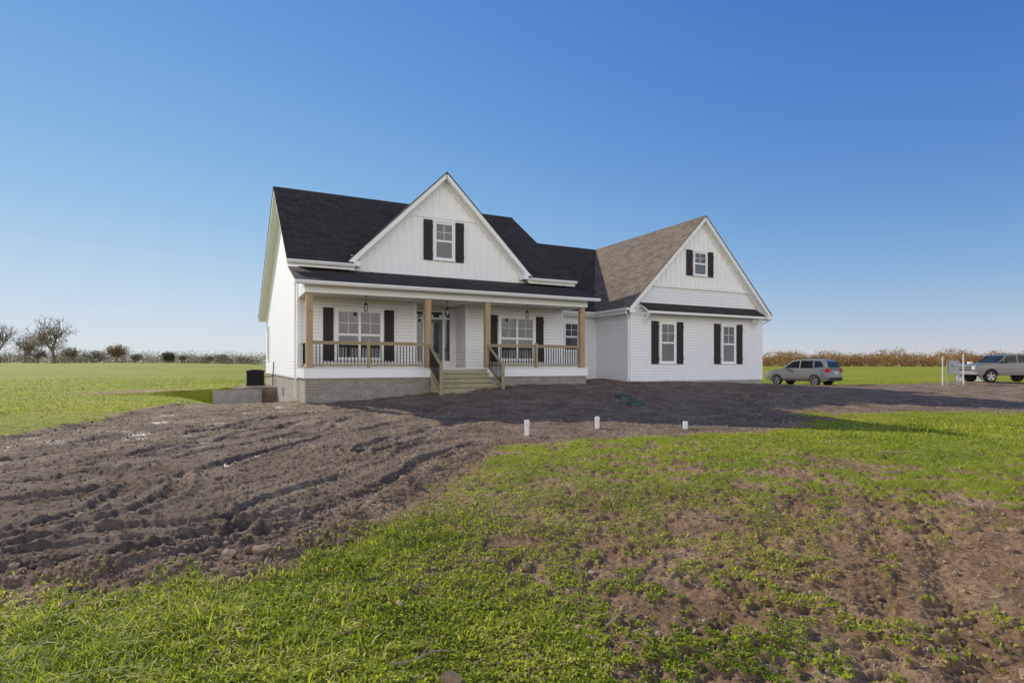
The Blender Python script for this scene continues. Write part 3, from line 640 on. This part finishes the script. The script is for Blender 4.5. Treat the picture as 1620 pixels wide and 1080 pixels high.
mb=MB().ext([(15.03,.568,2.92),(22.72,.568,2.92),(22.72,-.03,2.545),(15.03,-.03,2.545)],(0,0,-.11)); obj("fascia",mb,M_WHITE,aw,base=HB)
for bx_ in(15.15,22.5):
    mb=MB().box(bx_,bx_+.1,.52,.598,1.9,2.55).box(bx_,bx_+.1,.05,.52,2.40,2.5)
    mb.ext([(bx_+.01,.52,2.0),(bx_+.01,.52,2.14),(bx_+.01,.22,2.40),(bx_+.01,.1,2.40)],(.08,0,0)); part("bracket",mb,M_WHITE)
# ============================================================ AC unit + retaining wall
RW=empty("retaining_wall",(-1.8,12.1,-2.2),"low poured concrete retaining wall beside the house","wall")
obj("wall",MB().box(-3.0,-.7,11.98,12.22,-2.9,-1.32),M_CONC,RW,base=(-1.8,12.1,-2.2),bevel=.01)
obj("cap",MB().box(-3.02,-.68,11.96,12.24,-1.319,-1.28),M_CONC,RW,base=(-1.8,12.1,-2.2))
ab=(-.95,13.6,-1.22)
AC=empty("air_conditioner",ab,"dark outdoor air conditioning unit on pad beside white wall","air conditioner")
M_AC=simple("dark_casing",(0.02,0.02,0.022),.6,var=.2,spec=.2)
mb=MB(); mb.box(-1.4,-.5,13.15,14.05,-1.08,-.98); mb.box(-1.4,-.5,13.15,14.05,-.34,-.26)
for i in range(17):
    zz=-.96+i*.037; mb.box(-1.39,-.51,13.16,14.04,zz,zz+.02)
mb.box(-1.36,-.54,13.19,14.01,-.98,-.34)
obj("casing",mb,M_AC,AC,base=ab)
obj("fan_grille",MB().cyl((-.95,13.6,-.26),(-.95,13.6,-.22),.36,.33,20),M_BLK,AC,base=ab)
obj("pad",MB().box(-1.5,-.4,13.05,14.15,-1.3,-1.09),M_CONC,AC,base=ab)
mb=MB(); mb.cyl((-.5,13.3,-.6),(-.1,13.0,-.6),.025,n=8).cyl((-.1,13.0,-.6),(-.06,13.0,0.2),.025,n=8).cyl((-.1,13.0,-.6),(-.1,13.0,-1.1),.02,n=8); obj("line_set",mb,M_BLK,AC,base=ab)
# ============================================================ small site items
for (x,y,hh,lab) in((3.05,-10.4,.32,"white plastic drain pipe standing in the soil"),(5.0,-10.1,.26,"white plastic drain pipe standing in the soil"),(6.75,-11.0,.17,"short white plastic drain pipe in the soil")):
    z=float(gheight(x,y)[0]); mb=MB()
    n=20; ro,ri=.050,.042
    vs=[];fs=[]
    for i in range(n):
        c,s=math.cos(6.2832*i/n),math.sin(6.2832*i/n); vs+=[(x+ro*c,y+ro*s,z-.1),(x+ro*c,y+ro*s,z+hh),(x+ri*c,y+ri*s,z+hh),(x+ri*c,y+ri*s,z-.1)]
    for i in range(n):
        a=4*i;b=4*((i+1)%n); fs+=[(a,b,b+1,a+1),(a+1,b+1,b+2,a+2),(a+2,b+2,b+3,a+3)]
    mb.add(vs,fs); mb.cyl((x,y,z+hh-.09),(x,y,z+hh-.02),.056,n=20,cap=False)
    o=obj("drain_pipe",mb,M_PVC,base=(x,y,z),label=lab,cat="pipe"); o["group"]="white drain pipes in the yard"
M_LID=simple("green_plastic",(0.045,0.085,0.072),.6,var=.25)
for (x,y) in((10.2,-4.4),(9.5,-5.9)):
    z=gz(x,y)+.06; mb=MB().cyl((x,y,z-.2),(x,y,z+.05),.28,n=24).cyl((x,y,z+.05),(x,y,z+.075),.30,.27,24)
    for a in range(8): mb.box(x-.25+a*.063,x-.238+a*.063,y-.13,y+.13,z+.073,z+.083)
    o=obj("septic_lid",mb,M_LID,base=(x,y,z),label="round green plastic septic tank lid in dirt",cat="lid"); o["group"]="green septic lids"
# ============================================================ VEHICLES
def paint(name,col,metal=.25,rough=.32):
    m,n,b=newmat(name); v=objvec(n); t=noise(n,2.5,4,.6,v); r=ramp(n,t.outputs[0],[(.3,[c*.92 for c in col]),(.7,col)]); n.links.new(r.outputs[0],b.inputs['Base Color'])
    b.inputs['Metallic'].default_value=metal; b.inputs['Roughness'].default_value=rough; b.inputs['Coat Weight'].default_value=.3; b.inputs['Coat Roughness'].default_value=.08; return m
M_TY=simple("tyre_rubber",(0.02,0.02,0.02),.85,var=.2); M_RIM=simple("alloy_rim",(.4,.4,.4),.35,.8,var=.05)
M_CG=glass_mat("car_glass",(0.010,0.012,0.014),1.38); M_RED=simple("red_lens",(.45,.01,.01),.15); M_LENS=simple("clear_lens",(.6,.6,.6),.1,.2); M_DK=simple("dark_trim",(.02,.02,.02),.6)
def shaped(profile,hw,xs,zs,wf):
    bm=bmesh.new()
    a=[bm.verts.new((p[0],-hw,p[1])) for p in profile]; b=[bm.verts.new((p[0],hw,p[1])) for p in profile]; n=len(profile)
    bm.faces.new(a); bm.faces.new(b[::-1])
    for i in range(n): bm.faces.new((a[i],b[i],b[(i+1)%n],a[(i+1)%n]))
    for x in xs: bmesh.ops.bisect_plane(bm,geom=bm.verts[:]+bm.edges[:]+bm.faces[:],plane_co=(x,0,0),plane_no=(1,0,0))
    for z in zs: bmesh.ops.bisect_plane(bm,geom=bm.verts[:]+bm.edges[:]+bm.faces[:],plane_co=(0,0,z),plane_no=(0,0,1))
    for v in bm.verts: v.co.y*=wf(v.co.x,v.co.z)
    bmesh.ops.recalc_face_normals(bm,faces=bm.faces); bm.verts.ensure_lookup_table()
    bm.verts.index_update(); mb=MB(); mb.v=[tuple(v.co) for v in bm.verts]; mb.f=[tuple(v.index for v in f.verts) for f in bm.faces]; bm.free(); return mb
def arch(cx,cz,r,zb,n=10):
    a0=math.asin(max(-1,min(1,(zb-cz)/r))); pts=[]
    for i in range(n+1):
        a=math.pi-a0-(math.pi-2*a0)*i/n; pts.append((cx+r*math.cos(a),cz+r*math.sin(a)))
    return pts
def wheels(E,xf,xr,tr,r,wd=.22):
    for x in(xf,xr):
        for s in(-1,1):
            y=s*tr; mb=MB(); yo=y+s*wd/2; yi=y-s*wd/2
            prof=[(yi,r*.62),(yi,r*.93),(yi+s*.03,r),(yo-s*.03,r),(yo,r*.93),(yo,r*.66)]
            vs=[];n=28
            for (py,pr) in prof:
                for i in range(n): vs.append((x+pr*math.cos(6.2832*i/n),py,r+pr*math.sin(6.2832*i/n)))
            fs=[(k*n+i,k*n+(i+1)%n,(k+1)*n+(i+1)%n,(k+1)*n+i) for k in range(len(prof)-1) for i in range(n)]
            mb.add(vs,fs); w_=MB().cyl((x,yi,r),(x,y,r),r*.6,n=24)
            wo=obj("wheel",w_,M_DK,E)
            obj("tyre",mb,M_TY,wo,smooth=True)
            rm=MB().cyl((x,yo-s*.03,r),(x,yo-s*.01,r),.07,n=12)
            for k in range(5):
                a=6.2832*k/5+.3; dx_,dz_=math.cos(a),math.sin(a); px_,pz_=-dz_*.045,dx_*.045
                p=[(x+dx_*.05+px_,yo-s*.03,r+dz_*.05+pz_),(x+dx_*r*.63+px_*1.3,yo-s*.02,r+dz_*r*.63+pz_*1.3),(x+dx_*r*.63-px_*1.3,yo-s*.02,r+dz_*r*.63-pz_*1.3),(x+dx_*.05-px_,yo-s*.03,r+dz_*.05-pz_)]
                rm.ext(p,(0,-s*.02,0))
            vs=[];pr2=[(yo-s*.005,r*.67),(yo-s*.012,r*.60),(yo-s*.05,r*.58)]
            for (py,pr) in pr2:
                for i in range(n): vs.append((x+pr*math.cos(6.2832*i/n),py,r+pr*math.sin(6.2832*i/n)))
            rm.add(vs,[(k*n+i,k*n+(i+1)%n,(k+1)*n+(i+1)%n,(k+1)*n+i) for k in range(2) for i in range(n)])
            obj("rim",rm,M_RIM,wo)
def side_glass(E,polys,yf,off=.008):
    for p in polys:
        for s in(-1,1):
            mb=MB(); vs=[(x,s*(yf(z)+off),z) for x,z in p]; vi=[(x,s*(yf(z)-.03),z) for x,z in p]; n=len(p)
            mb.add(vs+vi,[tuple(range(n)),tuple(range(2*n-1,n-1,-1))]+[(i,i+n,(i+1)%n+n,(i+1)%n) for i in range(n)])
            obj("side_window",mb,M_CG,E)
# ---- SUV
sx_,sy_=31.85,4.45; hd=math.atan2(.955,-.12)
E=empty("parked_car",(sx_,sy_,gz(sx_,sy_)-.02),"silver grey compact suv parked on dirt beside the grass","car",rot=hd)
E.scale=(.95,1,1)
P_S=paint("silver_grey_paint",(0.27,0.265,0.26))
zb=.30
prof=[(-2.22,.42),(-2.0,zb)]+arch(-1.33,.36,.39,zb)+arch(1.36,.36,.39,zb)+[(2.02,zb),(2.22,.40),(2.27,.62),(2.22,.80),(2.05,.93),(1.6,1.02),(1.05,1.09),(.3,1.10),(-1.0,1.13),(-2.05,1.15),(-2.2,1.05),(-2.26,.75),(-2.27,.55)]
wf=lambda x,z:(1-.13*max(0,(abs(x)-1.6)/.66)**2)*(1-.05*max(0,(z-.75)/.4))*(1-.05*max(0,(.55-z)/.25))
mb=shaped(prof,.92,[-2.0,-1.75,-1.0,-.5,0,.5,1.0,1.7,2.0],[.55,.75,.95],wf); obj("body",mb,P_S,E,bevel=.035,seg=3)
yf=lambda z:.85-(z-1.08)*.36
cp=[(1.12,1.06),(.34,1.62),(-.2,1.72),(-1.0,1.745),(-1.75,1.69),(-2.02,1.54),(-2.2,1.10)]
mb=shaped(cp,.85,[-1.7,-1,0,.5],[1.3,1.5],lambda x,z:yf(z)/.85*(1-.05*max(0,(-x-1.3)/.9))); obj("cabin",mb,P_S,E,bevel=.03,seg=3)
side_glass(E,[[(.82,1.14),(.28,1.55),(-.22,1.62),(-.22,1.14)],[(-.32,1.14),(-.32,1.625),(-1.12,1.62),(-1.18,1.14)],[(-1.28,1.16),(-1.22,1.61),(-1.64,1.58),(-1.87,1.24)]],lambda z:yf(z))
obj("windshield",MB().ext([(1.05,-.74,1.125),(1.05,.74,1.125),(.42,.62,1.585),(.42,-.62,1.585)],(.012,0,.02)),M_CG,E)
obj("rear_window",MB().ext([(-2.19,-.66,1.19),(-2.19,.66,1.19),(-2.045,.60,1.54),(-2.045,-.60,1.54)],(-.015,0,.003)),M_CG,E)
for s in(-1,1):
    obj("tail_light",MB().box(-2.28,-2.02,min(s*.62,s*.87),max(s*.62,s*.87),.88,1.12),M_RED,E,bevel=.02)
    obj("headlight",MB().box(1.93,2.2,min(s*.55,s*.84),max(s*.55,s*.84),.72,.87),M_LENS,E,bevel=.03)
    obj("side_mirror",MB().box(.62,.8,min(s*.88,s*1.03),max(s*.88,s*1.03),1.10,1.24),P_S,E,bevel=.03)
    obj("roof_rail",MB().cyl((.2,s*.56,1.76),(-1.5,s*.56,1.78),.018,n=8),M_DK,E)
    obj("sill",MB().box(-.95,.95,min(s*.90,s*.925),max(s*.90,s*.925),.30,.42),M_DK,E)
obj("bumper",MB().box(-2.3,-2.1,-.78,.78,.34,.56),M_DK,E,bevel=.03); obj("bumper",MB().box(2.1,2.29,-.74,.74,.32,.5),M_DK,E,bevel=.03)
obj("licence_plate",MB().box(-2.285,-2.272,-.17,.17,.78,.9),M_PVC,E)
wheels(E,1.36,-1.33,.80,.355)
# ---- pickup
tx,ty=39.75,-3.25; hd=math.atan2(.457,-.889)
E=empty("parked_pickup",(tx,ty,gz(tx,ty)),"grey older pickup truck parked on dirt with its front showing","truck",rot=hd)
P_T=paint("pewter_paint",(0.165,0.16,0.155)); zb=.42
prof=[(-2.45,.5),(-2.3,zb)]+arch(-1.45,.38,.42,zb)+arch(1.45,.38,.42,zb)+[(2.1,zb),(2.3,.48),(2.34,.75),(2.30,1.0),(1.95,1.10),(.95,1.15),(-2.42,1.15),(-2.46,.9)]
mb=shaped(prof,.86,[-2.2,-1,0,.9,1.8,2.1],[.6,.85],lambda x,z:(1-.08*max(0,(x-1.5)/.84)**2)*(1-.04*max(0,(z-.8)/.3))); obj("body",mb,P_T,E,bevel=.03,seg=3)
yf=lambda z:.80-(z-1.1)*.22
cp=[(1.02,1.12),(.50,1.62),(.25,1.70),(-.75,1.71),(-.95,1.62),(-1.02,1.12)]
mb=shaped(cp,.80,[-.5,0,.4],[1.35],lambda x,z:yf(z)/.8); obj("cabin",mb,P_T,E,bevel=.03,seg=3)
side_glass(E,[[(.82,1.19),(.44,1.57),(-.12,1.60),(-.12,1.19)],[(-.22,1.19),(-.22,1.60),(-.8,1.60),(-.86,1.19)]],yf)
obj("windshield",MB().ext([(.97,-.70,1.18),(.97,.70,1.18),(.555,.64,1.58),(.555,-.64,1.58)],(.012,0,.02)),M_CG,E)
obj("bumper",MB().box(2.25,2.45,-.84,.84,.46,.64),M_RIM,E,bevel=.03); obj("grille",MB().box(2.28,2.352,-.45,.45,.72,.96),M_DK,E,bevel=.01)
obj("grille_bar",MB().box(2.352,2.362,-.45,.45,.82,.86),M_RIM,E)
for s in(-1,1):
    obj("headlight",MB().box(2.2,2.35,min(s*.48,s*.76),max(s*.48,s*.76),.76,.95),M_LENS,E,bevel=.02)
    obj("side_mirror",MB().box(.62,.78,min(s*.86,s*1.04),max(s*.86,s*1.04),1.15,1.34),M_DK,E,bevel=.03)
    obj("tail_light",MB().box(-2.48,-2.4,min(s*.72,s*.84),max(s*.72,s*.84),.75,1.05),M_RED,E)
wheels(E,1.45,-1.45,.74,.375)
# ---- utility post & propane tank
ux,uy=at(.775,33); uz=gz(ux,uy); ub=(ux,uy,uz)
U=empty("utility_meter_stand",ub,"white posts carrying a grey electric meter box","meter stand",rot=-YAW-.35)
for l,hh in((-.5,1.65),(.5,1.8)):
    obj("post",MB().cyl((l,0,-.2),(l,0,hh),.03,n=10),M_PVC,U)
for z in(.8,1.25): obj("rail",MB().box(-.3,.3,-.02,.02,z,z+.04),M_GREY,U)
obj("support_post",MB().box(.24,.30,-.03,.03,-.2,1.4),M_GREY,U); obj("support_post",MB().box(-.30,-.24,-.03,.03,-.2,1.4),M_GREY,U)
obj("meter_box",MB().box(-.22,.2,-.2,-.021,.62,1.42).cyl((0,-.2,1.15),(0,-.3,1.15),.1,n=16),M_GREY,U,bevel=.01)
obj("conduit",MB().cyl((.1,-.1,-.1),(.1,-.1,.62),.03,n=8),M_GREY,U)
px,py=at(.805,44); pz=gz(px,py)+.15; pb=(px,py,pz)
T=empty("propane_tank",pb,"white horizontal propane tank on short legs","tank",rot=-YAW)
mb=MB(); n=24; st_=[(-1.35,.02),(-1.3,.22),(-1.15,.38),(-.95,.47),(.95,.47),(1.15,.38),(1.3,.22),(1.35,.02)]; vs=[]
for (l,r) in st_:
    for i in range(n):
        a=6.2832*i/n; vs.append((l,r*math.cos(a),.85+r*math.sin(a)))
mb.add(vs,[(k*n+i,k*n+(i+1)%n,(k+1)*n+(i+1)%n,(k+1)*n+i) for k in range(len(st_)-1) for i in range(n)]); obj("tank",mb,M_PVC,T,smooth=True)
obj("valve_dome",MB().cyl((0,0,1.3),(0,0,1.48),.16,n=16),M_PVC,T)
for l in(-.8,.8): obj("leg",MB().box(l-.1,l+.1,-.3,.3,-.4,.42),M_GREY,T)
# ============================================================ TREES
M_BARK=simple("bark",(0.17,0.145,0.115),.9,var=.3,scale=1)
M_TWG=simple("twigs",(0.22,0.185,0.145),.9,var=.3,scale=.5)
M_LO=leaf_mat("autumn_leaf",[(0,(.16,.11,.045)),(.5,(.30,.21,.08)),(1,(.40,.30,.13))],.4)
M_LR=leaf_mat("rust_leaf",[(0,(.15,.08,.02)),(.5,(.30,.17,.04)),(1,(.42,.27,.07))],.4)
M_LD=leaf_mat("evergreen_leaf",[(0,(.02,.035,.012)),(.5,(.04,.055,.02)),(1,(.08,.09,.035))],.2)
def leafmesh(name,pts,size,mat,parent=None,base=(0,0,0)):
    n=len(pts); pts=np.asarray(pts)-np.array(base); a=rng.normal(size=(n,3)); a/=np.linalg.norm(a,axis=1)[:,None]; b=rng.normal(size=(n,3)); b-=a*(a*b).sum(1)[:,None]; b/=np.linalg.norm(b,axis=1)[:,None]
    s=size*rng.uniform(.5,1.4,(n,1)); P=np.stack([pts-a*s,pts+b*s*.6,pts+a*s,pts-b*s*.6],1)
    me=np_mesh(name,P.reshape(-1,3),np.arange(n*4).reshape(-1,4),smooth=False); ti=np.clip(rng.normal(.5,.25,n)+(fbm(pts[:,0]/9,pts[:,1]/9,3,61)-.5)*.9,0,1)
    at_=me.attributes.new("tint",'FLOAT','POINT'); at_.data.foreach_set('value',np.repeat(ti,4).astype(np.float32)); me.materials.append(mat)
    o=bpy.data.objects.new(name,me); COL.objects.link(o)
    if parent: o.parent=parent
    return o
def tree(x,y,hgt,seed,leaf=None,nleaf=0,label="",lsize=.14,spread=.55,twigr=.02,wide=1.0):
    rd=random.Random(seed); z=gz(x,y)-.1; base=(x,y,z)
    E=empty("tree",base,label,"tree"); tb=MB(); tw=MB(); tips=[]
    def grow(p,d,L,r,lev):
        n=3 if lev<3 else 2; q=p
        for i in range(n):
            d2=(d+Vector((rd.uniform(-.18,.18),rd.uniform(-.18,.18),rd.uniform(-.04,.12)))).normalized(); q2=q+d2*(L/n)
            ra=r*(1-.28*i/n); rb=r*(1-.28*(i+1)/n)
            (tb if lev<2 else tw).cyl(q,q2,ra,rb,6 if lev<2 else 3,cap=False); q=q2; d=d2
            if lev>=1 and lev<5 and i<n-1:
                for _ in range(2 if lev>1 else 1):
                    side=d.orthogonal().normalized(); side.rotate(Matrix.Rotation(rd.uniform(0,6.28),3,d)); grow(q,(d*.6+side*.8).normalized(),L*.55,max(twigr*.7,r*.45),lev+1 if lev<3 else 5)
        tips.append(q)
        if lev<5:
            k=rd.choice([3,3,4]) if lev==0 else (rd.choice([2,3,3]) if lev<4 else 2)
            a0=rd.uniform(0,6.28)
            for j in range(k):
                side=d.orthogonal().normalized(); side.rotate(Matrix.Rotation(a0+6.28*j/k+rd.uniform(-.4,.4),3,d))
                nd=(d*1.0+side*rd.uniform(spread*.7,spread*1.5)+Vector((0,0,.08))).normalized(); grow(q,nd,L*rd.uniform(.68,.86),max(twigr,r*.62),lev+1)
    grow(Vector((0,0,0)),Vector((0,0,1)),hgt*.17,hgt*.022,0)
    mz=max(t.z for t in tips); f=hgt/mz
    for b in(tb,tw): b.v=[(a[0]*f*wide,a[1]*f*wide,a[2]*f) for a in b.v]
    obj("trunk",tb,M_BARK,E,recalc=False); c=obj("crown",tw,M_TWG,E,recalc=False)
    if nleaf:
        pts=[]
        for _ in range(nleaf):
            t=rd.choice(tips)*f; pts.append((t.x*wide+rd.gauss(0,.35),t.y*wide+rd.gauss(0,.35),t.z+rd.gauss(0,.3)))
        leafmesh("leaves",pts,lsize,leaf,E)
    return E
lb="bare late autumn tree with open branching crown"
for (u,top,z,seed,lf,nl,lab,sp,wdt) in((0,508,120,1,None,0,lb,.6,.8),(38,528,150,2,M_LO,200,lb,.6,1),(86,498,112,3,M_LO,900,"large bare tree with a few brown leaves in field",.75,1.1),(60,550,190,8,None,0,lb,.6,1.4),(118,547,165,4,M_LO,300,lb,.6,1.3),
    (183,543,165,5,M_LR,1900,"small tree with thin orange brown autumn leaves",.75,1.15),(266,555,160,6,M_LD,2600,"small dark green leafy tree at field edge",.7,1),(146,552,200,9,M_LO,200,lb,.6,1.5),(289,560,185,10,M_LO,200,lb,.65,1.2),(352,558,215,12,None,0,lb,.6,1.5),(214,558,195,14,None,0,lb,.6,1.4),(328,560,200,15,M_LO,100,lb,.6,1.4),(385,562,215,16,None,0,lb,.6,1.5)):
    t=(u-810)/900; x,y=at(t,z); g0=gz(x,y); ht=(578-top)*z/900-g0
    tree(x,y,ht,seed,lf,nl,lab,spread=sp,twigr=.018 if z<140 else .022,wide=wdt)
def mass(name,u0,u1,z0,z1,hmin,hmax,n,size,mat,lab,seed=1,vary=.6,wid=.5):
    r=np.random.default_rng(seed); ncl=n//60; pts=[]
    for i in range(ncl):
        t=(r.uniform(u0,u1)-810)/900; z=r.uniform(z0,z1); x,y=at(t,z); g0=gz(x,y); hh=r.uniform(hmin,hmax)*(1-vary/2+vary*float(fbm(np.array([t*34.]),np.array([2.5]),3,5)[0])); 
        m=60; d=r.normal(size=(m,3)); d/=np.linalg.norm(d,axis=1)[:,None]; d*=r.uniform(.3,1,(m,1))**.6
        pts.append(np.stack([x+d[:,0]*hh*wid,y+d[:,1]*hh*wid,g0+hh*.48+d[:,2]*hh*.52],1))
    o=leafmesh(name,np.concatenate(pts),size,mat); o["kind"]="stuff"; o["label"]=lab; o["category"]="trees"; return o
M_FARW=leaf_mat("far_wood_leaf",[(0,(.17,.12,.06)),(.35,(.30,.165,.065)),(.7,(.42,.24,.085)),(1,(.27,.24,.10))],.25)
M_SCR=leaf_mat("scrub_leaf",[(0,(.10,.09,.055)),(.5,(.18,.155,.10)),(1,(.22,.22,.10))],.3)
mass("distant_woods",1190,1780,400,480,6.0,12.5,60000,.55,M_FARW,"distant orange brown autumn wood beyond the field",seed=3,vary=.9,wid=.5)
mass("field_scrub",-80,430,190,250,2.6,6.0,38000,.2,M_SCR,"bare grey brown scrub along the field edge",seed=4,vary=1.2,wid=.7)
